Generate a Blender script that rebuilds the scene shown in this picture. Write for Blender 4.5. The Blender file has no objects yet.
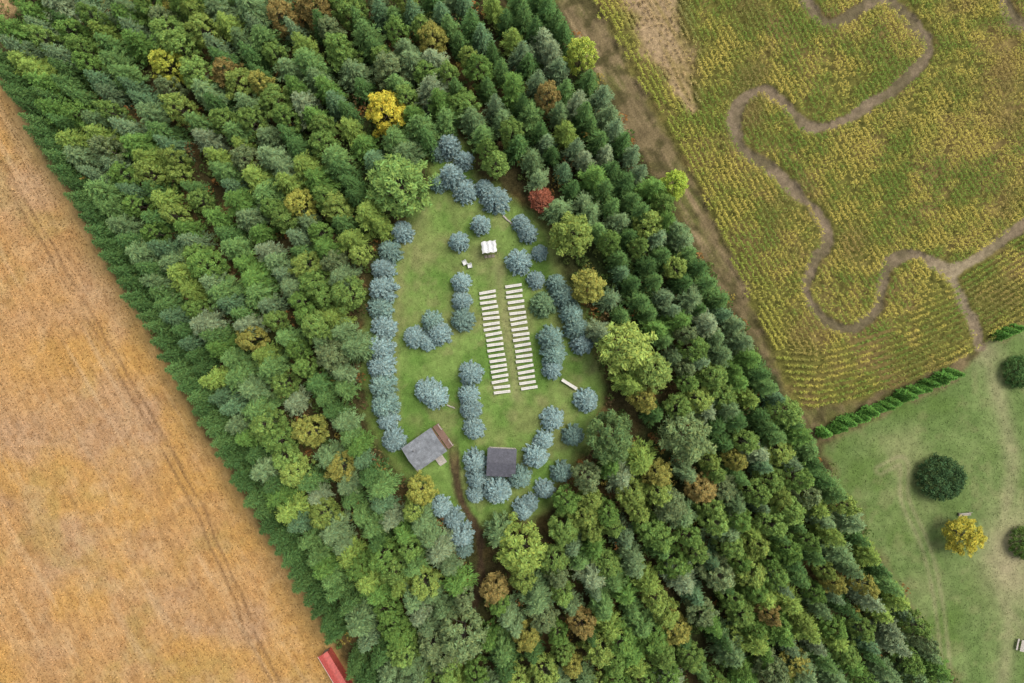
import bpy, math, random
import numpy as np
random.seed(11)
RG = np.random.default_rng(11)
H = 115.0; S = 6.0
GAIN = 0.86      # screen value -> albedo
FOL = 1.10
col = bpy.context.scene.collection

# ---------------------------------------------------------------- helpers
def W(px, py, h=0.0):
    k = (H-h)/H/S
    return ((px-512)*k, (341.5-py)*k)
def lin(r, g, b):
    a = np.array([r, g, b], float)/255
    return np.where(a <= .04045, a/12.92, ((a+.055)/1.055)**2.4)
_T = [RG.random((256, 256)) for _ in range(12)]
def vn(x, y, seed=0):
    T = _T[seed % 12]
    x = np.asarray(x, float); y = np.asarray(y, float)
    xi = np.floor(x).astype(int); yi = np.floor(y).astype(int)
    fx = x-xi; fy = y-yi
    fx = fx*fx*(3-2*fx); fy = fy*fy*(3-2*fy)
    a = T[xi & 255, yi & 255]; b = T[(xi+1) & 255, yi & 255]
    c = T[xi & 255, (yi+1) & 255]; d = T[(xi+1) & 255, (yi+1) & 255]
    return (a*(1-fx)+b*fx)*(1-fy)+(c*(1-fx)+d*fx)*fy
def fbm(x, y, seed=0, o=4):
    v = 0; amp = 1; tot = 0
    for i in range(o):
        v = v+amp*vn(np.asarray(x)*2**i+17*i, np.asarray(y)*2**i+31*i, seed+i); tot += amp; amp *= .55
    return v/tot
def sstep(a, b, x):
    q = np.clip((x-a)/(b-a), 0, 1); return q*q*(3-2*q)
def mixc(c, d, m): return c*(1-m[..., None])+d*m[..., None]
def smooth(pts, n=6):
    P = [np.array(p, float) for p in pts]; P = [2*P[0]-P[1]]+P+[2*P[-1]-P[-2]]; out = []
    for i in range(1, len(P)-2):
        for k in range(n):
            u = k/n; a, b, c, d = P[i-1], P[i], P[i+1], P[i+2]
            out.append(.5*((2*b)+(-a+c)*u+(2*a-5*b+4*c-d)*u*u+(-a+3*b-3*c+d)*u**3))
    out.append(P[-2]); return np.array(out)
def pdist(px, py, poly):
    best = np.full(np.shape(px), 1e9)
    for a, b in zip(poly[:-1], poly[1:]):
        dx, dy = b-a; L = dx*dx+dy*dy+1e-9
        u = np.clip(((px-a[0])*dx+(py-a[1])*dy)/L, 0, 1)
        best = np.minimum(best, (px-a[0]-u*dx)**2+(py-a[1]-u*dy)**2)
    return np.sqrt(best)
def inpoly(px, py, poly):
    ins = np.zeros(np.shape(px), bool); n = len(poly)
    for i in range(n):
        x1, y1 = poly[i]; x2, y2 = poly[(i+1) % n]
        if y1 == y2: continue
        c = ((y1 > py) != (y2 > py)) & (px < (x2-x1)*(py-y1)/(y2-y1)+x1)
        ins ^= c
    return ins
def mesh_np(name, V, F, color, attr, mat):
    me = bpy.data.meshes.new(name)
    V = np.asarray(V, np.float32); F = np.asarray(F, np.int32)
    me.vertices.add(len(V)); me.vertices.foreach_set('co', V.ravel())
    me.loops.add(F.size); me.loops.foreach_set('vertex_index', F.ravel())
    me.polygons.add(len(F)); me.polygons.foreach_set('loop_start', np.arange(0, F.size, 4, dtype=np.int32))
    me.update(calc_edges=True)
    if color is not None:
        a = me.color_attributes.new(attr, 'FLOAT_COLOR', 'POINT')
        c = np.ones((len(V), 4), np.float32); c[:, :3] = color
        a.data.foreach_set('color', c.ravel())
    me.materials.append(mat); me.validate(); return me
def props(o, label=None, cat=None, group=None, kind=None):
    if label: o['label'] = label
    if cat: o['category'] = cat
    if group: o['group'] = group
    if kind: o['kind'] = kind
    return o
def link(name, me, parent=None):
    o = bpy.data.objects.new(name, me); col.objects.link(o)
    if parent: o.parent = parent
    return o
def empty(name, loc, rz, label, cat, group=None):
    o = bpy.data.objects.new(name, None); col.objects.link(o)
    o.empty_display_size = .3
    o.location = loc; o.rotation_euler = (0, 0, rz); return props(o, label, cat, group)
class MB:
    def __init__(s): s.v = []; s.f = []
    def box(s, cx, cy, cz, sx, sy, sz, rz=0, ty=0):
        c, n = math.cos(rz), math.sin(rz); b = len(s.v)
        for z in (-.5, .5):
            for x, y in ((-.5, -.5), (.5, -.5), (.5, .5), (-.5, .5)):
                X, Y, Z = x*sx, y*sy, z*sz
                if ty: X, Z = X*math.cos(ty)+Z*math.sin(ty), -X*math.sin(ty)+Z*math.cos(ty)
                s.v.append((cx+X*c-Y*n, cy+X*n+Y*c, cz+Z))
        s.f += [(b+3, b+2, b+1, b), (b+4, b+5, b+6, b+7)]+[(b+i, b+(i+1) % 4, b+4+(i+1) % 4, b+4+i) for i in range(4)]
        return s
    def cyl(s, p0, p1, r0, r1, n=8):
        p0 = np.array(p0, float); p1 = np.array(p1, float); d = p1-p0; d /= np.linalg.norm(d)
        a = np.cross(d, (0, 0, 1) if abs(d[2]) < .9 else (1, 0, 0)); a /= np.linalg.norm(a); c = np.cross(d, a); b = len(s.v)
        for p, r in ((p0, r0), (p1, r1)):
            for i in range(n):
                t = 2*math.pi*i/n; s.v.append(tuple(p+r*(math.cos(t)*a+math.sin(t)*c)))
        s.f += [(b+i, b+(i+1) % n, b+n+(i+1) % n, b+n+i) for i in range(n)]
        s.f += [tuple(range(b+n-1, b-1, -1)), tuple(range(b+n, b+2*n))]
        return s
    def prism(s, prof, x0, x1):           # profile in yz swept along x
        b = len(s.v); n = len(prof)
        for x in (x0, x1):
            for y, z in prof: s.v.append((x, y, z))
        s.f += [(b+i, b+(i+1) % n, b+n+(i+1) % n, b+n+i) for i in range(n)]
        s.f += [tuple(range(b+n-1, b-1, -1)), tuple(range(b+n, b+2*n))]
        return s
    def mesh(s, name, mat):
        me = bpy.data.meshes.new(name); me.from_pydata(s.v, [], s.f); me.materials.append(mat); me.update(); return me
    def build(s, name, mat, parent=None): return link(name, s.mesh(name, mat), parent)

# ---------------------------------------------------------------- materials
def newmat(name):
    m = bpy.data.materials.new(name); m.use_nodes = True; nt = m.node_tree; nt.nodes.clear()
    out = nt.nodes.new('ShaderNodeOutputMaterial'); return m, nt, out
def N(nt, t, **k):
    n = nt.nodes.new(t)
    for a, v in k.items(): setattr(n, a, v)
    return n
def mulc(nt, a, b):
    m = N(nt, 'ShaderNodeMix', data_type='RGBA', blend_type='MULTIPLY'); m.inputs[0].default_value = 1
    nt.links.new(a, m.inputs[6]); nt.links.new(b, m.inputs[7]); return m.outputs[2]
def noise_ramp(nt, vec, scale, lo, hi, detail=4, p0=.3, p1=.7):
    n = N(nt, 'ShaderNodeTexNoise'); n.inputs['Scale'].default_value = scale; n.inputs['Detail'].default_value = detail
    nt.links.new(vec, n.inputs['Vector'])
    r = N(nt, 'ShaderNodeValToRGB'); r.color_ramp.elements[0].position = p0; r.color_ramp.elements[1].position = p1
    r.color_ramp.elements[0].color = (*lo, 1); r.color_ramp.elements[1].color = (*hi, 1)
    nt.links.new(n.outputs['Fac'], r.inputs[0]); return r.outputs[0], n.outputs['Fac']
def ground_mat(name, f1=1.2, f2=5, stretch=1, amt=.3, bump=.4):
    m, nt, out = newmat(name); b = N(nt, 'ShaderNodeBsdfPrincipled')
    b.inputs['Roughness'].default_value = .95; b.inputs['Specular IOR Level'].default_value = .1
    at = N(nt, 'ShaderNodeVertexColor', layer_name='Col'); tc = N(nt, 'ShaderNodeTexCoord')
    mp = N(nt, 'ShaderNodeMapping', vector_type='TEXTURE'); mp.inputs['Rotation'].default_value = (0, 0, math.radians(-59.5)); mp.inputs['Scale'].default_value = (stretch, 1, 1)
    nt.links.new(tc.outputs['Object'], mp.inputs['Vector'])
    a, _ = noise_ramp(nt, mp.outputs[0], f1, (1-amt,)*3, (1+amt,)*3)
    c, fac = noise_ramp(nt, tc.outputs['Object'], f2, (1-amt*.8, 1-amt*.8, 1-amt*.9), (1+amt, 1+amt, 1+amt*.8))
    x = mulc(nt, mulc(nt, at.outputs[0], a), c); nt.links.new(x, b.inputs['Base Color'])
    bp = N(nt, 'ShaderNodeBump'); bp.inputs['Strength'].default_value = bump; bp.inputs['Distance'].default_value = .15
    nt.links.new(fac, bp.inputs['Height']); nt.links.new(bp.outputs[0], b.inputs['Normal'])
    nt.links.new(b.outputs[0], out.inputs[0]); return m
def leaf_mat(name, attr, objcol):
    m, nt, out = newmat(name); at = N(nt, 'ShaderNodeVertexColor', layer_name=attr); c = at.outputs[0]
    if objcol:
        oi = N(nt, 'ShaderNodeObjectInfo'); c = mulc(nt, oi.outputs['Color'], c)
    d = N(nt, 'ShaderNodeBsdfDiffuse'); nt.links.new(c, d.inputs[0]); nt.links.new(d.outputs[0], out.inputs[0]); return m
def solid(name, c, rough=.7, sc=4, amt=.2, stretch=(1, 1, 1), metal=0, brick=None):
    m, nt, out = newmat(name); b = N(nt, 'ShaderNodeBsdfPrincipled'); b.inputs['Roughness'].default_value = rough; b.inputs['Metallic'].default_value = metal
    tc = N(nt, 'ShaderNodeTexCoord'); mp = N(nt, 'ShaderNodeMapping'); mp.inputs['Scale'].default_value = stretch
    nt.links.new(tc.outputs['Object'], mp.inputs['Vector'])
    lo = tuple(v*(1-amt) for v in c); hi = tuple(min(1, v*(1+amt)) for v in c)
    a, fac = noise_ramp(nt, mp.outputs[0], sc, lo, hi, 6)
    if brick:
        br = N(nt, 'ShaderNodeTexBrick'); br.inputs['Scale'].default_value = brick
        br.inputs['Color1'].default_value = (1.12, 1.12, 1.12, 1); br.inputs['Color2'].default_value = (.8, .8, .8, 1); br.inputs['Mortar'].default_value = (.55, .55, .55, 1)
        br.inputs['Mortar Size'].default_value = .02
        nt.links.new(tc.outputs['Object'], br.inputs['Vector']); a = mulc(nt, a, br.outputs[0])
    nt.links.new(a, b.inputs['Base Color'])
    bp = N(nt, 'ShaderNodeBump'); bp.inputs['Strength'].default_value = .25; bp.inputs['Distance'].default_value = .02
    nt.links.new(fac, bp.inputs['Height']); nt.links.new(bp.outputs[0], b.inputs['Normal'])
    nt.links.new(b.outputs[0], out.inputs[0]); return m
M_leaf = leaf_mat('foliage', 'tint', True); M_stuff = leaf_mat('plant_cover', 'Col', False)
M_bark = solid('bark', (.10, .075, .055), .9, 8, .35, (1, 1, .2))
M_white = solid('white_paint', (.70, .67, .60), .6, 3, .16)
M_cloth = solid('white_cloth', (.72, .72, .70), .8, 5, .10)
M_wood = solid('weathered_wood', (.28, .23, .18), .8, 5, .25, (1, 8, 8))
M_deck = solid('brown_deck', (.25, .155, .115), .8, 5, .3, (8, 1, 1))
M_log = solid('log_wall', (.20, .12, .07), .8, 5, .3, (1, 1, 8))
M_shin = solid('grey_shingles', (.245, .26, .275), .85, 1.4, .28, brick=3.2)
M_dark = solid('dark_roof', (.10, .10, .12), .7, 2, .25, brick=2.6)
M_glass = solid('window_glass', (.04, .05, .06), .15, 2, .1)
M_red = solid('red_metal', (.50, .09, .07), .5, 3, .2)
M_steel = solid('steel', (.25, .25, .25), .5, 5, .2, metal=.6)
M_pale = solid('pale_wood', (.46, .42, .36), .85, 5, .25)

# ---------------------------------------------------------------- layout in pixel space (ground)
def s_of(px, py): return .862*px-.507*py+55.8
def t_of(px, py): return .507*px+.862*py
CLEAR = [(432,160),(412,205),(392,238),(375,270),(366,310),(363,360),(366,410),(380,448),(402,478),(432,500),(455,535),(478,528),(505,520),(535,520),(560,490),(585,450),(600,415),(605,385),(596,350),(588,318),(572,285),(556,248),(545,222),(520,200),(500,185),(478,172),(470,145),(448,130)]
clear_s = smooth(CLEAR+[CLEAR[0]], 4)
MAZE = smooth([(800,-14),(808,4),(826,22),(848,18),(868,3),(890,2),(912,22),(928,50),(905,80),(870,105),(840,122),(810,128),(785,105),(765,90),(745,97),(733,120),(740,145),(765,165),(795,190),(818,215),(828,240),(812,265),(808,295),(825,320),(850,328),(875,312),(882,285),(890,262),(912,254),(935,262),(950,276),(962,300),(974,325),(982,350)])
MAZE2 = smooth([(948,274),(975,258),(1000,241),(1030,222),(1080,200)])
MAZE3 = smooth([(1002,-10),(1012,18),(1040,30),(1080,38)])
TRACK = smooth([(451,425),(454,452),(457,478),(463,503),(474,524),(480,548),(480,575),(474,605)])
LY = ([700,780,815,850,900,955,985,1024,1200],[402,408,410,402,386,363,345,322,225])
LY2 = ([700,800,822,957,985,1024,1200],[500,455,445,378,347,326,228])
TYRE = np.array([(-150,-110),(0,165),(120,370),(200,510),(255,640),(330,800)], float)
TYRE2 = np.array([(-150,330),(0,480),(60,590),(130,760)], float)
ARC1 = smooth([(880,470),(903,462),(905,500),(925,545),(938,600),(948,683)])
ARC2 = smooth([(985,350),(1000,400),(1012,460),(1005,510),(1000,560),(1010,620),(1000,700)])
ARC3 = smooth([(1040,520),(1003,540),(998,590),(1030,640)])

# ---------------------------------------------------------------- ground grid
gx, gy = np.meshgrid(np.arange(-156, 1182, 2.0), np.arange(-156, 840, 2.0))
sg = s_of(gx, gy); tg = t_of(gx, gy)
nb = fbm(gx/18, gy/18, 1)-.5; nl = fbm(gx/90, gy/90, 3); nm = fbm(gx/30, gy/30, 5); nf = RG.random(gx.shape)
sp = sg+22*nb
C = np.zeros(gx.shape+(3,))
floor = lin(72, 66, 42)*np.ones_like(C); floor = mixc(floor, lin(100, 84, 52), sstep(.48, .72, nm)); floor = mixc(floor, lin(60, 72, 40), sstep(.5, .75, nl))
C = floor
# crop field
st = fbm(sg/5, tg/70, 7, 3); st2 = fbm(sg/2.2, tg/25, 9, 2); sm = fbm(gx/7, gy/7, 2, 3); sm2 = fbm(gx/14, gy/14, 6, 3)
fc = mixc(lin(195, 153, 101)*np.ones_like(C), lin(189, 154, 118), sstep(.35, .7, nl))
fc = mixc(fc, lin(199, 155, 87), sstep(.45, .75, fbm(gx/60, gy/60, 8))*.8)
fc = mixc(fc, lin(172, 152, 92), sstep(.55, .75, fbm(gx/45, gy/45, 10))*.42)
fc = mixc(fc, lin(164, 120, 73), sstep(.5, .75, sm)*.36); fc = mixc(fc, lin(212, 180, 135), sstep(.52, .75, sm2)*.28)
fc = fc*(1-.15*sstep(.5, .85, st)[..., None])*(0.92+.16*st2[..., None])
fc = mixc(fc, lin(216, 187, 148), sstep(.62, .85, fbm(sg/9, tg/120, 2, 3))*.35)
dt = pdist(gx+8*(nm-.5), gy, TYRE); tr = np.exp(-((dt-4)/1.4)**2)*sstep(.3, .55, fbm(gx/25, gy/25, 6))
dt2 = pdist(gx+8*(nm-.5), gy, TYRE2); tr = np.maximum(tr, .3*np.exp(-((dt2-4)/1.5)**2))
for off_ in (-70, -150, -235, -320):
    tr = np.maximum(tr, .26*np.exp(-((np.abs(sg-off_+4*(nm-.5))-4)/1.4)**2)*sstep(.35, .6, fbm(sg/30+off_, tg/60, 3)))
fc = mixc(fc, lin(122, 94, 66), .72*tr)
fc = mixc(fc, lin(150, 126, 80), sstep(-14, 14, sp)*.8)
w_field = 1-sstep(8, 24, sp); corner = 1-sstep(14, 34, gx+gy+10*nb)
C = mixc(C, fc, w_field); C = mixc(C, lin(176, 148, 108)*np.ones_like(C), corner)
# strip
w_strip = sstep(524, 536, sp)
strip = mixc(lin(120, 106, 78)*np.ones_like(C), lin(104, 104, 60), sstep(.42, .66, nm)); strip = mixc(strip, lin(146, 128, 98), sstep(.55, .8, st)); strip = mixc(strip, lin(86, 80, 52), sstep(.48, .72, fbm(gx/12, gy/12, 3)))
C = mixc(C, strip, w_strip)
# corn
yl = np.interp(gx, *LY); yl2 = np.interp(gx, *LY2)
CBX = [-160, 0, 200, 300, 400]; CBY = [570, 568, 562, 550, 536]
cb = np.interp(gy, CBX, CBY)
w_corn = sstep(cb-5, cb+5, sp)*sstep(4, -4, gy-yl+14*nb)
w_corn = np.where(gy < yl+12, w_corn, 0)
cc = mixc(lin(112, 110, 56)*np.ones_like(C), lin(132, 116, 72), sstep(.4, .7, nm))
C = mixc(C, cc, w_corn)
DRY = smooth([(640,-150),(652,0),(668,50),(692,110)])
dd = pdist(gx, gy, DRY); dw = np.interp(gy, [-150, 0, 60, 115], [40, 30, 20, 5]); w_dry = sstep(1.25, .4, dd/dw+1.6*nb)
C = mixc(C, mixc(lin(172, 148, 118)*np.ones_like(C), lin(150, 132, 88), sstep(.45, .75, st)), w_dry*.85)
# lawn
w_lawn = sstep(-4, 6, gy-yl2+14*nb)*sstep(526, 540, sp)
lw = mixc(lin(106, 128, 72)*np.ones_like(C), lin(124, 142, 86), sstep(.4, .7, nm)); lw = mixc(lw, lin(142, 147, 100), sstep(.5, .8, nl)*.7)
lw = mixc(lw, lin(98, 122, 62), sstep(.5, .8, fbm(gx/45, gy/45, 10))); lw = mixc(lw, lin(136, 138, 94), sstep(.55, .75, fbm(gx/13, gy/13, 7))*.4)
wear = np.maximum.reduce([.42*np.exp(-((pdist(gx, gy, ARC1)-4)/2.2)**2), .5*np.exp(-(pdist(gx, gy, ARC2)/9)**2), .55*np.exp(-(pdist(gx, gy, ARC3)/8)**2)])
wear = np.maximum(wear, .85*np.exp(-(np.hypot(gx-1012, (gy-560)*.6)/30)**2)); wear = np.maximum(wear, .75*np.exp(-(np.hypot(gx-985, gy-352)/18)**2))
lw = mixc(lw, lin(168, 158, 124), np.clip(wear*(.45+1.0*nm), 0, 1))
C = mixc(C, lw, w_lawn)
# clearing
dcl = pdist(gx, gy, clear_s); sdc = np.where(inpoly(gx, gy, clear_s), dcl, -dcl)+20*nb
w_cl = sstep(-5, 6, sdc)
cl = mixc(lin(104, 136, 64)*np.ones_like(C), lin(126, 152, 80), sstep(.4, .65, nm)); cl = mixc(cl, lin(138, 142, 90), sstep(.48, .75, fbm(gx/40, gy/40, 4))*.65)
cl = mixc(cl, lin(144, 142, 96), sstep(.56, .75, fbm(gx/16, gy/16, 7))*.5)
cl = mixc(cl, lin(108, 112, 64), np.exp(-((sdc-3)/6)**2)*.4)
cl = mixc(cl, lin(148, 144, 102), .6*np.exp(-((pdist(gx, gy, np.array([(498,270),(516,395)], float)))/6)**2))
cl = mixc(cl, lin(146, 140, 98), .6*np.exp(-(np.hypot(gx-480, gy-255)/18)**2))
cl = mixc(cl, lin(142, 146, 94), .6*np.exp(-((pdist(gx, gy, smooth([(425,210),(405,250),(398,300),(396,360),(398,420)])))/4)**2))
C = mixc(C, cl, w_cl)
dtr = pdist(gx, gy, TRACK)+7*nb; w_tr = sstep(6.5, 2.0, dtr)*sstep(425, 462, gy+10*nb); rut = np.exp(-((dtr-2.6)/1.5)**2)
tc_ = mixc(lin(114, 102, 70)*np.ones_like(C), lin(84, 68, 52), np.clip(rut+.5*(gy > 495), 0, 1)); tc_ = mixc(tc_, lin(70, 58, 44), sstep(.4, .6, nm)*.7)
C = mixc(C, tc_, w_tr)
dm = np.minimum.reduce([pdist(gx, gy, p) for p in (MAZE, MAZE2, MAZE3)]); w_p = sstep(7.2, 4.2, dm+9*nb+3*(fbm(gx/5, gy/5, 3, 2)-.5))*(gy < 352)
pc = mixc(lin(134, 119, 98)*np.ones_like(C), lin(112, 102, 78), sstep(.4, .6, nm)); pc = mixc(pc, lin(160, 146, 120), np.exp(-(np.hypot(gx-965, gy-275)/40)**2)*.8)
C = mixc(C, pc, w_p)
C = C*(.92+.16*nf[..., None])*GAIN
rid = np.zeros(gx.shape, int)
rid[w_field > .5] = 1; rid[w_strip > .5] = 2; rid[w_corn > .5] = 3; rid[w_lawn > .5] = 4; rid[w_cl > .5] = 5; rid[w_tr > .4] = 7; rid[w_p > .5] = 6
ny, nx = gx.shape
VX = np.stack([(gx-512)/S, (341.5-gy)/S, np.zeros_like(gx)], -1)
VX[..., 2] = .10*(fbm(gx/40, gy/40, 2)-.5)
idx = np.arange(ny*nx).reshape(ny, nx)
Q = np.stack([idx[1:, :-1], idx[1:, 1:], idx[:-1, 1:], idx[:-1, :-1]], -1).reshape(-1, 4); qr = rid[:-1, :-1].ravel()
regs = [('forest_floor', 'brown leaf strewn forest floor between the planted tree rows', 'forest floor', ground_mat('forest_floor', 1.5, 5, 1, .35, .6)),
 ('crop_field', 'tan ripe crop field along the left side of the forest', 'field', ground_mat('crop_field', 1.6, 4, 4, .15, .6)),
 ('dirt_strip', 'brown dry grass strip between the forest and the corn maze', 'ground', ground_mat('dirt_strip', 1.2, 4, 3, .28, .5)),
 ('corn_ground', 'olive soil under the corn of the maze field', 'ground', ground_mat('corn_ground', 1.2, 4, 1, .3, .5)),
 ('lawn', 'mown green lawn with worn tyre marks at lower right', 'lawn', ground_mat('lawn', .7, 5, 1, .16, .3)),
 ('clearing_lawn', 'green mown grass of the clearing inside the forest', 'lawn', ground_mat('clearing_lawn', .8, 5, 1, .2, .35)),
 ('maze_path', 'winding grey brown dirt path through the corn maze', 'path', ground_mat('maze_path', 1.2, 5, 1, .25, .4)),
 ('dirt_track', 'dark dirt track leading out of the clearing past the cabin', 'track', ground_mat('dirt_track', 1.2, 5, 1, .3, .5))]
Vf = VX.reshape(-1, 3); Cf = C.reshape(-1, 3)
for i, (nm_, lb, ct, mt) in enumerate(regs):
    q = Q[qr == i]; u, inv = np.unique(q, return_inverse=True)
    props(link(nm_, mesh_np(nm_, Vf[u], inv.reshape(-1, 4), Cf[u], 'Col', mt)), lb, ct, None, 'structure')
big = np.array([(-3000, -3000, -.2), (3000, -3000, -.2), (3000, 3000, -.2), (-3000, 3000, -.2)], float)
props(link('ground', mesh_np('ground', big, [[0, 1, 2, 3]], np.tile(lin(120, 118, 70)*GAIN, (4, 1)), 'Col', ground_mat('far_ground', .02, .3, 1, .3, .2))), 'open farmland reaching to the horizon around the forest', 'ground', None, 'structure')

# ---------------------------------------------------------------- foliage meshes
def unit(a): return a/np.maximum(np.linalg.norm(a, axis=1, keepdims=True), 1e-6)
def blades(Cn, U, Nn, L, Wd):
    U = unit(U); Sd = unit(np.cross(Nn, U)); L = L[:, None]; Wd = Wd[:, None]
    V = np.stack([Cn-U*L, Cn+Sd*Wd-U*L*.1, Cn+U*L, Cn-Sd*Wd-U*L*.1], 1).reshape(-1, 3)
    return V, np.arange(len(V)).reshape(-1, 4)
def crown_mesh(name, Cn, U, Nn, L, Wd, tint):
    V, F = blades(Cn, U, Nn, L, Wd); return mesh_np(name, V, F, np.repeat(tint, 4, 0), 'tint', M_leaf)
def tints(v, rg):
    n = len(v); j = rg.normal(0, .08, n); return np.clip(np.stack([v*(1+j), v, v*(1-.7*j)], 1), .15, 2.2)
def conifer(seed, h, r, levels, nbr, pw=.8, bl=.30, bw=.11, k=3, lowest=.05, droop=.25, asym=.12, irr=.1, lat_=.16, tq=.38):
    rg = np.random.default_rng(seed); Cn = []; U = []; L = []; T = []
    off = rg.random()*7
    for lv in range(levels):
        q0 = lv/(levels-.3); z0 = h*(lowest+(1-lowest)*q0**.92); Rz = r*(1-q0)**pw*rg.uniform(1-irr, 1+irr)+.12
        nb_ = max(4, int(round(nbr*(.45+.55*Rz/r)))); a0 = rg.random()*6.28
        for b in range(nb_):
            a = a0+6.283*b/nb_+rg.normal(0, .16); R_ = Rz*rg.uniform(.94-1.6*irr, 1.04+irr)*(1+asym*math.sin(a*2+off)); npt = max(2, int(R_/(bl*.75))); bt = rg.uniform(.78, 1.22)
            for j in range(1, npt+1):
                q = j/npt
                if q < .18: continue
                for _ in range(k):
                    lat = rg.normal(0, .12*min(1, lat_/.13)+lat_*R_*q*(1.15-q)); rad = R_*q+rg.normal(0, .06)
                    x = rad*math.cos(a)-lat*math.sin(a); y = rad*math.sin(a)+lat*math.cos(a)
                    z = z0-droop*R_*q+.10*R_*q**3+rg.normal(0, .05)
                    aa = a+np.sign(lat)*rg.uniform(.1, .8)
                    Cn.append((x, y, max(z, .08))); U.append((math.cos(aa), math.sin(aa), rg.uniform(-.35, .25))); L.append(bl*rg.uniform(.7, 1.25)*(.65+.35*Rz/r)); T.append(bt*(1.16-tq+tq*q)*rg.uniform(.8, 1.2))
    for _ in range(14): Cn.append((rg.normal(0, .06), rg.normal(0, .06), h-rg.uniform(0, .5))); U.append((rg.normal(), rg.normal(), 2.)); L.append(bl); T.append(1.1)
    Cn = np.array(Cn); U = np.array(U); L = np.array(L); n = len(L)
    Nn = np.stack([rg.normal(0, .45, n), rg.normal(0, .45, n), np.ones(n)], 1)
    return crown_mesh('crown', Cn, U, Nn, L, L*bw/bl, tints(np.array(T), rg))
def clumpy(seed, cents, rads, per, l=.26, w=.15, up=.35, flat=.8):
    rg = np.random.default_rng(seed); A = []; NN = []; T = []
    for c, r in zip(cents, rads):
        n = int(per*r*r); d = unit(rg.normal(size=(n, 3))); d[:, 2] = np.where(d[:, 2] < -.3, -d[:, 2], d[:, 2])
        rr = r*rg.uniform(.3, 1.2, n)**.8
        A.append(np.array(c)+d*rr[:, None]*np.array([1, 1, flat])); NN.append(d*.8+np.array([0, 0, up])+rg.normal(0, .5, (n, 3)))
        T.append(rg.uniform(.80, 1.2)*rg.uniform(.70, 1.3, n))
    A = np.concatenate(A); NN = unit(np.concatenate(NN)); T = np.concatenate(T); n = len(T)
    U = np.cross(NN, unit(rg.normal(size=(n, 3)))); f = rg.uniform(.7, 1.3, n)
    return crown_mesh('crown', A, U, NN, l*f, w*f, tints(T, rg))
def trunk_mesh(h, r, limbs=()):
    m = MB(); m.cyl((0, 0, -.1), (0, 0, h*.5), r, r*.65, 8); m.cyl((0, 0, h*.5), (0, 0, h*.93), r*.65, r*.12, 7)
    for z, p in limbs: m.cyl((0, 0, z), p, r*.38, r*.1, 5)
    return m.mesh('trunk', M_bark)
PROTO = {}
def add_proto(k, crown, trunk, h, r): PROTO.setdefault(k, []).append((crown, trunk, h, r))
for v in range(5):
    rg = np.random.default_rng(50+v)
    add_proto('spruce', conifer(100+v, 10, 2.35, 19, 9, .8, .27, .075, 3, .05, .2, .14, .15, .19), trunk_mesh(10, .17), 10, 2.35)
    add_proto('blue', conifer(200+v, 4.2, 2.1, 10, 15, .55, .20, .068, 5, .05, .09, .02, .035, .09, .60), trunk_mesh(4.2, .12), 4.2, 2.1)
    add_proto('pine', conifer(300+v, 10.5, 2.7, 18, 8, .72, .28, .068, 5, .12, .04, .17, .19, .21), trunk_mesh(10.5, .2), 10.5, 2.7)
    ce = []; ra = []; li = []
    for b in range(66):
        a = b*2.4+rg.normal(0, .3); rr = 2.7*math.sqrt((b+.5)/66)*rg.uniform(.68, 1.25); z = 9.8-5.2*(rr/2.7)**1.5*rg.uniform(.7, 1.15)+rg.normal(0, .45)
        ce.append((rr*math.cos(a), rr*math.sin(a), z)); ra.append(rg.uniform(.26, .62)); li.append((max(1.5, min(5.5, z-2)), ce[-1]))
    for b in range(14):
        a = b*2.4; rr = rg.uniform(1.6, 2.3); ce.append((rr*math.cos(a), rr*math.sin(a), rg.uniform(2.6, 4.6))); ra.append(rg.uniform(.5, .8))
    add_proto('broad', clumpy(400+v, ce, ra, 235, .23, .075, .5, 1.0), trunk_mesh(9.0, .2, li[::3]), 9.8, 3.0)
ce = []; ra = []
for b in range(60):
    u = (b+.5)/60; z = .4+3.6*u; R_ = 3.3*math.sqrt(max(0, 1-((z-1.2)/3.0)**2)); a = b*2.4; ce.append((R_*math.cos(a), R_*math.sin(a), z)); ra.append(random.uniform(.5, .8))
ce += [(1, 0, 2.5), (-1, .6, 2.4), (0, -1, 2.6)]; ra += [1.3]*3
add_proto('bush', clumpy(500, ce, ra, 150, .24, .08, .4), trunk_mesh(3.4, .2, [(.8, c) for c in ce[::5]]), 4.2, 3.8)
for v in range(2): add_proto('thuja', conifer(600+v, 3.4, .85, 16, 8, .8, .18, .07, 3, .03, .02, .1), trunk_mesh(3.2, .07), 3.4, .85)
for v in range(1):
    ce = []; ra = []; rg = np.random.default_rng(9)
    for b in range(34):
        a = b*2.4; rr = 1.7*math.sqrt((b+.5)/34); ce.append((rr*math.cos(a), rr*math.sin(a), 4.3-1.9*(rr/1.7)**2+rg.normal(0, .15))); ra.append(rg.uniform(.35, .55))
    add_proto('maple', clumpy(700, ce, ra, 360, .18, .09, .4), trunk_mesh(4.2, .11, [(1.4, c) for c in ce[::3]]), 4.8, 2.1)

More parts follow.
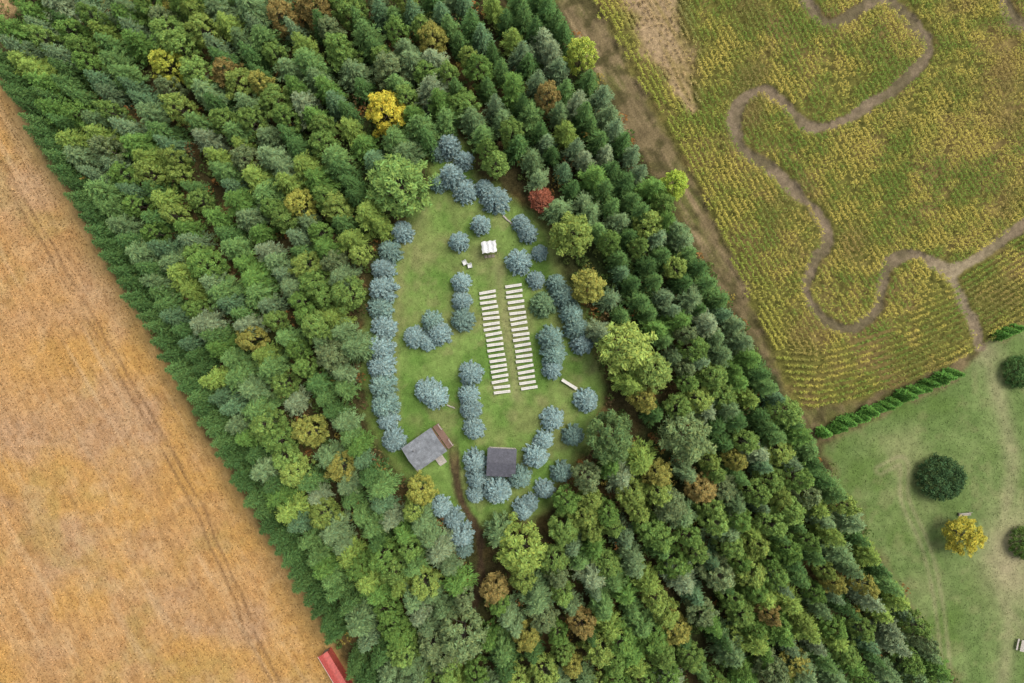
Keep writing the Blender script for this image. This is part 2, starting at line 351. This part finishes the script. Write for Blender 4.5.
def tree(kind, name, px, py, rpx, color, label, cat, group=None, hs=1.0):
    crown, trunk, h, r = random.choice(PROTO[kind]); sc = rpx/S*.95/r; hz = sc*hs
    x, y = W(px, py, h*hz*.75)
    e = empty(name, (x, y, 0), random.uniform(0, 6.28), label, cat, group); e.scale = (sc, sc, hz)
    c = link('crown', crown, e); c.color = (*[float(v) for v in color], 1); link('trunk', trunk, e); return e
ORD = ['zeroth','first','second','third','fourth','fifth','sixth','seventh','eighth','ninth','tenth','eleventh','twelfth','thirteenth','fourteenth','fifteenth','sixteenth','seventeenth','eighteenth','nineteenth','twentieth']
TENS = {2: 'twenty', 3: 'thirty', 4: 'forty', 5: 'fifty'}
def ordw(n):
    if n <= 20: return ORD[n]
    if n % 10 == 0: return TENS[n//10][:-1]+'ieth'
    return TENS[n//10]+'-'+ORD[n % 10]
def fcol(c, f=1.0, j=.10):
    return lin(*c)*FOL*f*(1+random.uniform(-j, j))

# blue spruces
SPR = {
 "in the cluster at the top end of the clearing": [(447,142,12),(436,150,9),(463,158,10),(450,173,13),(437,181,9),(465,189,12),(484,186,9),(495,197,14)],
 "in the loose ring around the white arbor": [(480,223,10),(458,240,10),(521,221,9),(528,231,10),(519,260,13),(540,252,8),(536,279,9)],
 "in the row lining the clearing's left edge": [(400,230,11),(388,250,12),(381,268,12),(380,288,14),(378,306,13),(381,327,13),(378,347,14),(379,366,14),(380,386,14),(382,406,14),(386,421,11),(392,441,12)],
 "among those standing on the open left lawn": [(413,337,11),(431,321,11),(438,333,12),(427,342,9),(425,391,12),(434,397,13)],
 "in the column left of the bench blocks": [(460,281,10),(461,300,10),(462,319,12),(470,374,12),(468,396,11),(470,410,11),(473,430,11),(474,463,12),(476,480,11),(475,496,9),(497,493,14)],
 "in the short column right of the benches": [(544,304,13),(551,338,13),(554,354,13),(553,370,10)],
 "in the row lining the clearing's right edge": [(557,283,10),(564,296,12),(572,312,12),(577,328,12),(583,344,11)],
 "in the group right of the dark pavilion": [(587,401,12),(553,420,12),(574,437,11),(544,441,10),(536,458,13),(562,474,11),(520,479,12),(545,491,10),(530,505,9),(523,512,11)],
 "beside the dirt track below the cabin": [(440,510,11),(452,521,11),(460,538,13),(463,551,10)]}
spr_pts = []
for area, L in SPR.items():
    for i, (px, py, r) in enumerate(sorted(L, key=lambda q: q[1])):
        c = (128, 150, 146) if random.random() < .65 else (114, 138, 126)
        if (px, py) == (544, 304): c = (110, 136, 98)
        tree('blue', 'blue_spruce', px, py, r*1.02, fcol(c, 1.08, .16), 'blue spruce %s, %s from the top' % (area, ordw(i+1)), 'spruce tree', 'blue spruces in the clearing', random.uniform(1.0, 1.3))
        spr_pts.append((px, py, r))

# special trees
SPC = [(383,107,22,'broad',(188,176,66),'bright yellow tree standing out in the forest above the clearing',1),
 (163,62,18,'broad',(158,164,68),'yellow-green tree among dark conifers near the top left corner',1),
 (583,50,18,'broad',(154,168,72),'lime yellow tree at the forest edge beside the brown strip, upper',1),
 (676,182,16,'broad',(152,172,68),'lime yellow tree at the forest edge beside the brown strip, lower',1),
 (297,203,17,'broad',(154,156,74),'olive yellow tree in the forest left of the clearing top',1),
 (395,182,34,'broad',(114,142,74),'large light green tree at the upper left rim of the clearing',1.0),
 (628,348,30,'broad',(142,160,80),'large pale yellow-green tree right of the clearing',1),
 (655,372,22,'broad',(124,144,74),'pale green tree just below the large yellow-green one right of clearing',1),
 (522,552,28,'broad',(134,154,74),'large yellow-green tree just below the blue spruces at clearing bottom',1),
 (420,492,17,'broad',(148,150,72),'yellowish tree between the cabin and the dirt track',1),
 (590,285,19,'broad',(148,148,74),'olive yellow tree hugging the clearing\'s right edge row',1),
 (572,232,24,'broad',(124,142,70),'olive green broad tree right of the red maple',1),
 (307,432,18,'broad',(140,144,72),'olive green tree in the forest left of the cabin',1),
 (541,198,15,'maple',(140,86,66),'small red leaved maple at the clearing\'s upper right rim',1),
 (690,440,28,'broad',(112,130,82),'large grey-green broadleaf tree right of the lower spruces',1),
 (612,440,27,'broad',(90,112,66),'large dark green tree right of the lowest clearing lawn',1),
 (462,640,27,'broad',(112,130,84),'large grey-green tree over the lower end of the dirt track',1)]
for px, py, r, k, c, lb, hs in SPC:
    tree(k, 'red_maple' if k == 'maple' else 'broadleaf_tree', px, py, r*.95, fcol(c, 1.1, .03), lb, 'tree', None, hs*min(1, 20/r+.15) if k != 'maple' else 1)

# planted rows
PAL = {'spruce': [((80,110,60),'dark green'),((90,120,66),'mid green'),((106,128,90),'grey-green'),((94,122,84),'bluish green'),((74,102,56),'deep green')],
       'pine': [((112,134,90),'grey-green'),((102,132,74),'mid green'),((126,142,104),'pale grey-green'),((106,130,84),'dull green'),((96,128,62),'fresh green'),((124,146,70),'yellowish green')],
       'broad': [((116,142,72),'light green'),((130,149,74),'yellowish green'),((102,132,64),'mid green'),((114,130,86),'grey-green'),((108,136,68),'soft green'),((144,142,72),'olive gold'),((142,126,74),'rusty')]}
NAME = {'spruce': ('spruce_tree', 'spruce', 'green spruces in the planted forest rows'), 'pine': ('pine_tree', 'pine', 'pines in the planted forest rows'), 'broad': ('broadleaf_tree', 'broadleaf tree', 'broadleaf trees in the planted forest rows')}
ROWS = [19]+[43+28.0*i for i in range(14)]+[433, 457, 481, 504, 526]
NR = len(ROWS)
csm = np.array(clear_s)
rows = {}
for k, s0 in enumerate(ROWS):
    t = -140+random.uniform(0, 20); lst = []; mid = 2 <= k <= 14
    while t < 1220:
        t += (13.5 if k == 0 else 17)*random.uniform(.75, 1.25); s1 = s0+random.gauss(0, 2.6 if mid else 1.5)+(4 if mid else 1.5)*math.sin(t/130+k)
        px = (s1-55.8)*.862+t*.507; py = -(s1-55.8)*.507+t*.862
        if px < -14 or px > 1036 or py < -16 or py > 702: continue
        if px < 16 and py < 20: continue
        if k == 0 and py > 644 and px < 346: continue
        d = float(pdist(np.array(px), np.array(py), csm)); ins = bool(inpoly(np.array(px), np.array(py), clear_s))
        if ins or d < 9: continue
        if float(pdist(np.array(px), np.array(py), TRACK[:-4])) < 16: continue
        if any(math.hypot(px-a, py-b) < r*.7+8 for a, b, r, *_ in SPC): continue
        if any(math.hypot(px-a, py-b) < r+7 for a, b, r in spr_pts): continue
        u = random.random()
        if k == 0: kd = 'spruce'
        elif k == 1: kd = 'spruce' if u < .5 else 'pine'
        elif s0 > 430: kd = ('spruce' if u < .58 else 'pine' if u < .88 else 'broad') if py < 320 else ('spruce' if u < .22 else 'pine' if u < .58 else 'broad')
        elif py > 470 and s0 > 150: kd = 'broad' if u < .44 else 'pine' if u < .86 else 'spruce'
        elif s0 > 330: kd = 'broad' if u < .42 else 'pine' if u < .86 else 'spruce'
        else: kd = 'pine' if u < .44 else 'spruce' if u < .66 else 'broad'
        lst.append((t, px, py, kd))
    rows[k] = lst
cnt = {}
for k, lst in rows.items():
    for i, (t, px, py, kd) in enumerate(lst):
        pal = PAL[kd]
        wts = {'broad': [5, 5, 5, 4, 5, 1.6, .5], 'pine': [4, 5, 3, 4, 5, 4], 'spruce': [5]*5}[kd]
        c, w = random.choices(pal, wts)[0]
        if k == 0: c, w = random.choice([pal[0], pal[1], pal[4]])
        r = {'spruce': random.uniform(11, 15.5), 'pine': random.uniform(11, 17.5), 'broad': random.uniform(11, 18.5)}[kd]
        if k >= 15: r *= .9
        if k == 0: r = random.uniform(11, 13.5)
        nm_, word, gp = NAME[kd]
        if k < 11: lb = '%s %s, %s row from the tan field, %s tree from the top' % (w, word, ordw(k+1), ordw(i+1))
        else: lb = '%s %s, %s row from the corn side, %s tree from the top' % (w, word, ordw(NR-k), ordw(i+1))
        hh = {'spruce': 9.3, 'pine': 9.6, 'broad': 9.0}[kd]*random.uniform(.8, 1.13)
        if k == 0: hh = random.uniform(8.6, 9.8)
        proto_h = PROTO[kd][0][2]; sc_ = r/S*.95/PROTO[kd][0][3]
        tree(kd, nm_, px, py, r, fcol(c, .92 if k == 0 else 1.0, .17), lb, 'tree', gp, hh/(proto_h*sc_))
        cnt[kd] = cnt.get(kd, 0)+1
print('trees', cnt)

# lawn trees and hedge
tree('bush', 'round_tree', 947, 480, 23.5, fcol((66,90,56), 1.1), 'dark green dome shaped tree on the right lawn', 'tree')
tree('broad', 'broadleaf_tree', 970, 538, 20, fcol((168,160,64), 1.1), 'yellow leaved round tree on the right lawn below the dark one', 'tree', None, .6)
tree('bush', 'round_tree', 1025, 372, 17, fcol((74,102,56), 1.1), 'dark green tree at the right frame edge near the corn path', 'tree')
tree('bush', 'round_tree', 1031, 545, 17, fcol((88,112,54), 1.1), 'green tree at the right frame edge level with the yellow tree', 'tree')
for i in range(18):
    f = i/17; px = 824+f*130+random.uniform(-1, 1); py = 435-f*60+random.uniform(-1.5, 1.5)
    tree('thuja', 'hedge_conifer', px+5, py, random.uniform(4.6, 5.8), fcol((86,126,56), 1.15, .2), 'small slim green conifer in the hedge below the corn, %s from the left' % ordw(i+1), 'conifer', 'slim conifers in the hedge line', random.uniform(1.1, 1.5))
for i in range(3):
    tree('thuja', 'hedge_conifer', 1007+i*8, 335-i*3.6+random.uniform(-1, 1), random.uniform(4.6, 5.6), fcol((86,126,56), 1.1), 'small slim conifer at the right frame edge beyond the corn path, %s from the left' % ordw(i+1), 'conifer', 'slim conifers in the hedge line', random.uniform(1.1, 1.5))

# ---------------------------------------------------------------- stuff: corn, stubble, undergrowth, grass
def scatter(name, Cn, U, Nn, L, Wd, colr, label, cat):
    V, F = blades(Cn, U, Nn, L, Wd)
    props(link(name, mesh_np(name, V, F, np.repeat(colr, 4, 0), 'Col', M_stuff)), label, cat, None, 'stuff')
def w2(px, py): return np.stack([(px-512)/S, (341.5-py)/S], 1)
# corn rows
P = []
for s0 in np.arange(520, 1250, 5.4):
    t = np.arange(-300, 1000, 1.5); P.append(np.stack([np.full(len(t), s0), t], 1))
P = np.concatenate(P); P = P+RG.normal(0, .38, P.shape)
P[:, 0] += 5*np.sin(P[:, 1]/140)
px = (P[:, 0]-55.8)*.862+P[:, 1]*.507; py = -(P[:, 0]-55.8)*.507+P[:, 1]*.862
ylp = np.interp(px, *LY); head = ylp-py
HD = np.interp(px, [780, 900, 960, 1030], [56, 66, 100, 110])
k1 = head > HD
hx = []; hy = []
for o in np.arange(5, 112, 6.4):
    x = np.arange(720, 1080, 1.5); x = x+RG.normal(0, .5, len(x)); y_ = np.interp(x, *LY)-o+RG.normal(0, .35, len(x)); g = o < np.interp(x, [780, 900, 960, 1030], [56, 66, 100, 110]); hx.append(x[g]); hy.append(y_[g])
hx = np.concatenate(hx); hy = np.concatenate(hy)
px = np.concatenate([px[k1], hx]); py = np.concatenate([py[k1], hy])
sv = s_of(px, py); cbv = np.interp(py, CBX, CBY)
dmz = np.minimum.reduce([pdist(px, py, p) for p in (MAZE, MAZE2, MAZE3)]); ddr = pdist(px, py, DRY)/np.interp(py, [-150, 0, 60, 115], [40, 30, 20, 5])
nz = fbm(px/18, py/18, 1)-.5
keep = (sv > cbv+22*nz) & (dmz+9*nz > 5.3) & (px < 1062) & (py > -42) & ((ddr+1.6*nz > 1) | (RG.random(len(px)) < .28))
keep &= RG.random(len(px)) > .5*sstep(.5, .7, fbm(px/16, py/16, 4))
px = px[keep]; py = py[keep]; ddr = ddr[keep]; n = len(px); nlv = 7
pos = w2(px, py); Hc = RG.uniform(1.2, 1.8, n)*np.where(ddr < 1, .45, 1)
patch = fbm(px/24, py/24, 8); patch2 = fbm(px/50, py/50, 2); patch3 = fbm(px/8, py/8, 9, 2)
Cn = []; U = []; L = []; CO = []
cy, cg, ct_, cbn = lin(190, 176, 88), lin(116, 138, 62), lin(176, 152, 108), lin(146, 126, 80)
edge = np.exp(-np.clip(s_of(px, py)-np.interp(py, CBX, CBY), 0, 999)/22)*np.interp(py, [0, 120, 200, 300], [1, .8, .4, .7])
for j in range(nlv):
    a = RG.random(n)*6.283; q = (j+.5)/nlv; rad = RG.uniform(.06, .22, n)
    Cn.append(np.stack([pos[:, 0]+rad*np.cos(a), pos[:, 1]+rad*np.sin(a), Hc*(.35+.6*q)+RG.normal(0, .05, n)], 1))
    U.append(np.stack([np.cos(a), np.sin(a), RG.uniform(-.7, .6, n)], 1)); L.append(RG.uniform(.16, .29, n))
    m = np.clip(.44+3.2*(patch-.5)+1.5*(patch3-.5)+RG.normal(0, .2, n), 0, 1); c = cg*(1-m[:, None])+cy*m[:, None]
    m2 = np.clip(3.4*(patch2-.55)+RG.normal(.05, .2, n), 0, .8); c = c*(1-m2[:, None])+cbn*m2[:, None]
    me_ = np.clip(edge*.9, 0, 1)[:, None]; c = c*(1-me_)+lin(166, 170, 76)*me_
    dd_ = np.clip(1.4-ddr, 0, 1)[:, None]; c = c*(1-dd_)+ct_*dd_
    CO.append(c*RG.uniform(.8, 1.2, n)[:, None])
Cn = np.concatenate(Cn); U = np.concatenate(U); L = np.concatenate(L); CO = np.concatenate(CO)
Nn = np.stack([RG.normal(0, .4, len(L)), RG.normal(0, .4, len(L)), np.ones(len(L))], 1)
scatter('corn_plants', Cn, U, Nn, L, L*.25, CO*GAIN*1.15, 'yellowing corn plants growing in rows around the maze paths', 'corn'); print('corn', n)
# stubble
ns = 85000; px = RG.uniform(-40, 400, ns); py = RG.uniform(40, 730, ns); k = s_of(px, py)+14*(fbm(px/18, py/18, 1)-.5) < 8; px = px[k]; py = py[k]; n = len(px)
sr = np.round(s_of(px, py)/3.2)*3.2+RG.normal(0, .6, n); tt = t_of(px, py); px = (sr-55.8)*.862+tt*.507; py = -(sr-55.8)*.507+tt*.862
gi = np.clip(((py+156)/2).astype(int), 0, ny-1); gj = np.clip(((px+156)/2).astype(int), 0, nx-1)
p = w2(px, py); Cn = np.stack([p[:, 0], p[:, 1], RG.uniform(.06, .26, n)], 1); a = RG.random(n)*6.28
U = np.stack([np.cos(a), np.sin(a), RG.uniform(-.5, .9, n)], 1); L = RG.uniform(.09, .20, n)
co = (.85*C[gi, gj]+.15*lin(192, 148, 90)*GAIN)*RG.uniform(.52, 1.5, n)[:, None]
scatter('crop_stubble', Cn, U, np.stack([RG.normal(0, .5, n), RG.normal(0, .5, n), np.ones(n)], 1), L, L*.5, co, 'short tan crop plants covering the left field', 'crop')
# undergrowth
nc = 5800; px = RG.uniform(-20, 1000, nc); py = RG.uniform(-30, 710, nc); sv = s_of(px, py)
k = (sv > 22) & (sv < 532) & ~inpoly(px, py, clear_s) & (pdist(px, py, TRACK) > 9); px = px[k]; py = py[k]; nc = len(px); per = 24
pal = np.array([lin(150, 110, 64), lin(120, 100, 66), lin(100, 114, 60), lin(84, 106, 54), lin(158, 142, 72), lin(108, 92, 64)])
pi = RG.choice(6, nc, p=[.11, .12, .28, .36, .07, .06]); p = np.repeat(w2(px, py), per, 0); n = nc*per; rr = np.repeat(RG.uniform(.4, 1.1, nc), per)
d = unit(RG.normal(size=(n, 3))); Cn = np.stack([p[:, 0]+d[:, 0]*rr, p[:, 1]+d[:, 1]*rr, .15+np.abs(d[:, 2])*rr*np.repeat(RG.uniform(1, 4, nc), per)], 1); a = RG.random(n)*6.28
L = RG.uniform(.12, .3, n)
scatter('undergrowth', Cn, np.stack([np.cos(a), np.sin(a), RG.uniform(-.4, .4, n)], 1), np.stack([RG.normal(0, .5, n), RG.normal(0, .5, n), np.ones(n)], 1), L, L*.55, pal[np.repeat(pi, per)]*RG.uniform(.6, 1.3, n)[:, None]*.9, 'brown and olive undergrowth on the forest floor', 'undergrowth')
# grass tufts
ng = 90000; px = RG.uniform(360, 1050, ng); py = RG.uniform(110, 720, ng); sv = s_of(px, py)
k = (inpoly(px, py, clear_s) & (pdist(px, py, TRACK) > 4)) | ((py > np.interp(px, *LY2)+3) & (sv > 536)); px = px[k]; py = py[k]
gi = np.clip(((py+156)/2).astype(int), 0, ny-1); gj = np.clip(((px+156)/2).astype(int), 0, nx-1); n = len(px)
p = w2(px, py); a = RG.random(n)*6.28; L = RG.uniform(.06, .14, n)
scatter('grass_tufts', np.stack([p[:, 0], p[:, 1], RG.uniform(.06, .14, n)], 1), np.stack([np.cos(a), np.sin(a), RG.uniform(-.2, .9, n)], 1), np.stack([RG.normal(0, .5, n), RG.normal(0, .5, n), np.ones(n)], 1), L, L*.5, C[gi, gj]*RG.uniform(.75, 1.5, n)[:, None], 'short grass tufts over the clearing and the right lawn', 'grass')

# ---------------------------------------------------------------- benches
seat = MB().box(0, .12, .45, 2.75, .21, .06).box(0, -.12, .45, 2.75, .21, .06).mesh('seat', M_white)
leg = MB().box(0, 0, .21, .09, .36, .42).box(0, 0, .02, .14, .42, .04).mesh('leg', M_wood)
rail = MB().box(0, 0, .30, 2.1, .05, .1).mesh('stretcher', M_wood)
NB = 20
for side, a, b in (('left', (487,292), (502,392)), ('right', (513,286), (529,388))):
    dx, dy = b[0]-a[0], b[1]-a[1]; rz = math.atan2(dx, dy)
    for i in range(NB):
        f = i/(NB-1); x, y = W(a[0]+dx*f+random.uniform(-.7, .7), a[1]+dy*f+random.uniform(-.3, .3), .45)
        e = empty('plank_bench', (x, y, .03), rz+random.gauss(0, .025), 'white plank bench in the %s block, %s row from the arbor' % (side, ordw(i+1)), 'bench', 'white plank benches in two blocks')
        link('seat', seat, e); link('stretcher', rail, e)
        for xx in (-1.1, 1.1): o = link('leg', leg, e); o.location = (xx, 0, 0)

# ---------------------------------------------------------------- cabin
x, y = W(424, 450, 3)
cab = empty('cabin', (x, y, 0), math.radians(35), 'small log cabin with grey shingle roof and brown end deck', 'cabin')
m = MB()
for i in range(12):
    z = .12+i*.21
    for yy in (-1.9, 1.9): m.cyl((-2.7, yy, z), (2.7, yy, z), .12, .12, 8)
    for xx in (-2.6, 2.6): m.cyl((xx, -2.0, z+.1), (xx, 2.0, z+.1), .12, .12, 8)
for xx in (-2.6, 2.6): m.prism([(-1.95, 2.55), (1.95, 2.55), (0, 3.1)], xx-.06, xx+.06)
m.build('wall', M_log, cab)
rf = MB()
def gable(mb, L, wd, ze, zr, th=.12):
    mb.prism([(-wd, ze), (0, zr), (0, zr+th), (-wd, ze+th)], -L, L); mb.prism([(0.0, zr), (wd, ze), (wd, ze+th), (0.0, zr+th)], -L, L)
gable(rf, 2.95, 2.32, 2.55, 3.2); roof = rf.build('roof', M_shin, cab)
MB().box(0, 0, 3.34, 5.94, .18, .05).build('ridge_cap', M_shin, roof)
MB().cyl((-1.4, .9, 3.0), (-1.4, .9, 3.6), .1, .1, 10).cyl((-1.4, .9, 3.6), (-1.4, .9, 3.68), .17, .05, 10).build('stove_pipe', M_steel, roof)
d = MB().box(2.78, 0, 1.05, .06, .9, 2.0).build('door', M_deck, cab); MB().cyl((2.82, .33, 1.0), (2.9, .33, 1.0), .03, .03).build('handle', M_steel, d)
for xx in (-1.2, 1.2):
    w = MB().box(xx, -2.06, 1.5, .9, .06, .8).build('window', M_glass, cab)
    MB().box(xx, -2.1, 1.94, 1.06, .06, .08).box(xx, -2.1, 1.06, 1.06, .06, .08).box(xx-.49, -2.1, 1.5, .08, .06, .8).box(xx+.49, -2.1, 1.5, .08, .06, .8).build('frame', M_white, w)
m = MB()
for i in range(7): m.box(2.95+i*.16, -.1, .35, .14, 4.5, .05)
m.build('deck', M_deck, cab)
m = MB()
for yy in (-2.2, -1.0, 1.0, 2.0): m.box(3.98, yy, .7, .09, .09, 1.4)
m.box(3.98, -1.6, 1.42, .11, 1.2, .05).box(3.98, 1.5, 1.42, .11, 1.1, .05); m.build('railing', M_pale, cab)
m = MB()
for i in range(7): m.box(.2+i*.2, -3.0, .3, .18, 1.3, .05)
m.box(.8, -3.8, .12, 1.3, .3, .1); m.build('landing', M_pale, cab)

# pavilion
x, y = W(501.5, 463, 3)
pv = empty('pavilion', (x, y, 0), math.radians(-3), 'square open pavilion with dark roof beside the dirt track spruces', 'pavilion')
r_ = MB(); gable(r_, 2.38, 2.3, 2.5, 3.0, .1); ro = r_.build('roof', M_dark, pv); MB().box(0, 0, 3.13, 4.8, .16, .04).build('ridge_cap', M_dark, ro)
MB().box(0, 0, .06, 4.4, 4.2, .12).build('floor_slab', M_pale, pv)
for xx in (-2.0, 2.0):
    for yy in (-1.95, 1.95): MB().box(xx, yy, 1.31, .16, .16, 2.4).build('post', M_wood, pv)
    MB().box(xx, 0, 2.42, .14, 4.1, .16).build('beam', M_wood, pv)

# arbor
x, y = W(489, 247, 2.2)
ab = empty('arbor', (x, y, 0), math.radians(6), 'white draped wedding arbor standing in front of the benches', 'arbor')
for xx in (-1.1, 1.1):
    for yy in (-.8, .8): MB().box(xx, yy, 1.1, .1, .1, 2.2).build('post', M_wood, ab)
for yy in (-.8, .8): MB().box(0, yy, 2.25, 2.5, .08, .1).build('beam', M_wood, ab)
V = []; F = []
for i in range(13):
    for j in range(9):
        u = i/12*2-1; v = j/8*2-1; V.append((u*1.2+.06*math.sin(v*7), v*.95+.07*math.sin(u*8), 2.42+.12*math.cos(u*9)*(1-abs(v)*.3)-.16*(1-v*v)))
F = [(i*9+j, (i+1)*9+j, (i+1)*9+j+1, i*9+j+1) for i in range(12) for j in range(8)]
mm = MB(); mm.v = V; mm.f = F; mm.build('drape', M_cloth, ab)
mm = MB()
for xx in (-.7, -.1, .5): mm.box(xx, -1.25, .06, .5, .5, .12)
mm.build('paving', M_wood, ab)
# chairs, table, log
for i, (px, py, rz, lb) in enumerate([(465,263,.5,'white garden chair left of the arbor, upper one of the pair'),(470,266,.2,'white garden chair left of the arbor, lower one of the pair')]):
    x, y = W(px, py); e = empty('garden_chair', (x, y, .03), rz, lb, 'chair', 'white garden chairs beside the arbor')
    MB().box(0, 0, .44, .72, .7, .05).build('seat', M_cloth, e); MB().box(0, .34, .75, .72, .05, .6).build('backrest', M_cloth, e)
    for xx in (-.31, .31):
        for yy in (-.29, .29): MB().cyl((xx, yy, 0), (xx, yy, .42), .03, .03, 6).build('leg', M_cloth, e)
        MB().box(xx, 0, .64, .08, .62, .04).build('armrest', M_cloth, e)
x, y = W(569, 384); e = empty('trestle_table', (x, y, .02), math.radians(-32), 'long white trestle table at the right edge of the clearing', 'table')
MB().box(0, 0, .74, 2.9, .5, .05).build('tabletop', M_white, e)
for xx in (-1.1, 1.1):
    for yy in (-.22, .22): MB().cyl((xx, yy*1.1, 0), (xx, yy*.6, .72), .035, .035, 6).build('leg', M_wood, e)
def log(p0, p1, r, lb):
    a = W(*p0); b = W(*p1); c = ((a[0]+b[0])/2, (a[1]+b[1])/2); L = math.hypot(b[0]-a[0], b[1]-a[1])/2; m = MB(); rz = math.atan2(b[1]-a[1], b[0]-a[0])
    n = 6
    for i in range(n):
        u0, u1 = -L+2*L*i/n, -L+2*L*(i+1)/n; m.cyl((u0, .04*math.sin(i*2), 0), (u1, .04*math.sin(i*2+2), 0), r*(1-.05*i), r*(1-.05*(i+1)), 10)
    o = m.build('fallen_log', M_pale); o.location = (c[0], c[1], r); o.rotation_euler = (0, 0, rz); props(o, lb, 'log')
log((503,216), (513,225), .17, 'pale fallen log on the grass right of the arbor')
log((447,405), (455,408), .14, 'short pale log lying on grass left of the bench column')

# red roofed shed
x, y = W(338, 681, 2.6); e = empty('shed', (x, y, 0), math.atan2(-35, 21), 'long narrow shed with red metal roof at the bottom frame edge', 'shed')
m = MB()
for yy in (-.7, .7): m.box(0, yy, 1.15, 9.4, .08, 2.3)
for xx in (-4.66, 4.66): m.box(xx, 0, 1.15, .08, 1.32, 2.3)
m.build('wall', M_red, e)
r_ = MB(); gable(r_, 5.0, .9, 2.34, 2.6, .05)
for i in range(25):
    for sgn in (-1, 1): r_.prism([(sgn*.89, 2.396), (sgn*.02, 2.647), (sgn*.02, 2.69), (sgn*.89, 2.437)][::sgn], -4.9+i*.408, -4.86+i*.408)
ro = r_.build('roof', M_red, e); MB().box(0, 0, 2.70, 10.0, .2, .04).build('ridge_cap', M_red, ro)
MB().box(0, -.93, 2.33, 10.0, .05, .1).build('gutter', M_white, ro)
d = MB().box(-4.73, 0, 1.02, .06, .9, 2.0).build('door', M_wood, e); MB().box(-4.78, .33, 1.0, .04, .04, .16).build('handle', M_steel, d)
# lawn bench and picnic table
x, y = W(963, 514); e = empty('garden_bench', (x, y, .02), math.radians(5), 'pale wooden garden bench between the dark tree and the yellow tree', 'bench')
MB().box(0, .16, .45, 2.0, .2, .05).box(0, -.08, .45, 2.0, .2, .05).build('seat', M_pale, e); MB().box(0, .34, .7, 2.0, .05, .14).box(0, .36, .9, 2.0, .05, .14).build('backrest', M_pale, e)
for xx in (-.85, .85):
    MB().box(xx, .1, .21, .08, .5, .42).build('leg', M_wood, e); MB().box(xx, .08, .66, .08, .5, .05).build('armrest', M_wood, e)
x, y = W(1020, 644); e = empty('picnic_table', (x, y, .02), math.radians(78), 'wooden picnic table at the right frame edge on the lawn', 'picnic table')
m = MB()
for i in range(5): m.box(0, -.34+i*.17, .75, 1.9, .15, .04)
m.build('tabletop', M_pale, e)
for s in (-1, 1): MB().box(0, s*.72, .45, 1.9, .26, .04).build('seat', M_pale, e)
for xx in (-.7, .7): MB().box(xx, 0, .42, .08, 1.5, .08).cyl((xx+.06, -.6, 0), (xx+.06, -.2, .72), .05, .05, 6).cyl((xx+.06, .6, 0), (xx+.06, .2, .72), .05, .05, 6).build('leg_frame', M_wood, e)

# ---------------------------------------------------------------- light and camera
el, az = math.radians(62), math.radians(35)        # azimuth from +X toward +Y
w = bpy.data.worlds.new('World'); bpy.context.scene.world = w; w.use_nodes = True; nt = w.node_tree
sky = nt.nodes.new('ShaderNodeTexSky'); sky.sky_type = 'NISHITA'; sky.sun_disc = False; sky.sun_elevation = el; sky.sun_rotation = math.pi/2-az; sky.dust_density = 4.0
hs = nt.nodes.new('ShaderNodeHueSaturation'); hs.inputs['Saturation'].default_value = .4
nt.links.new(sky.outputs[0], hs.inputs['Color']); nt.links.new(hs.outputs[0], nt.nodes['Background'].inputs[0]); nt.nodes['Background'].inputs[1].default_value = .15
sl = bpy.data.lights.new('sun', 'SUN'); sl.energy = 2.0; sl.angle = math.radians(28); sl.color = (1, .95, .88)
so = bpy.data.objects.new('sun', sl); col.objects.link(so); so.rotation_euler = (0, math.pi/2-el, az)
cd = bpy.data.cameras.new('camera'); cd.sensor_width = 36; cd.lens = 36*H/(1024/S); cd.clip_end = 9000
co_ = bpy.data.objects.new('camera', cd); col.objects.link(co_); co_.location = (0, 0, H)
sc = bpy.context.scene; sc.camera = co_
sc.view_settings.view_transform = 'Standard'; sc.view_settings.look = 'None'; sc.view_settings.exposure = 0
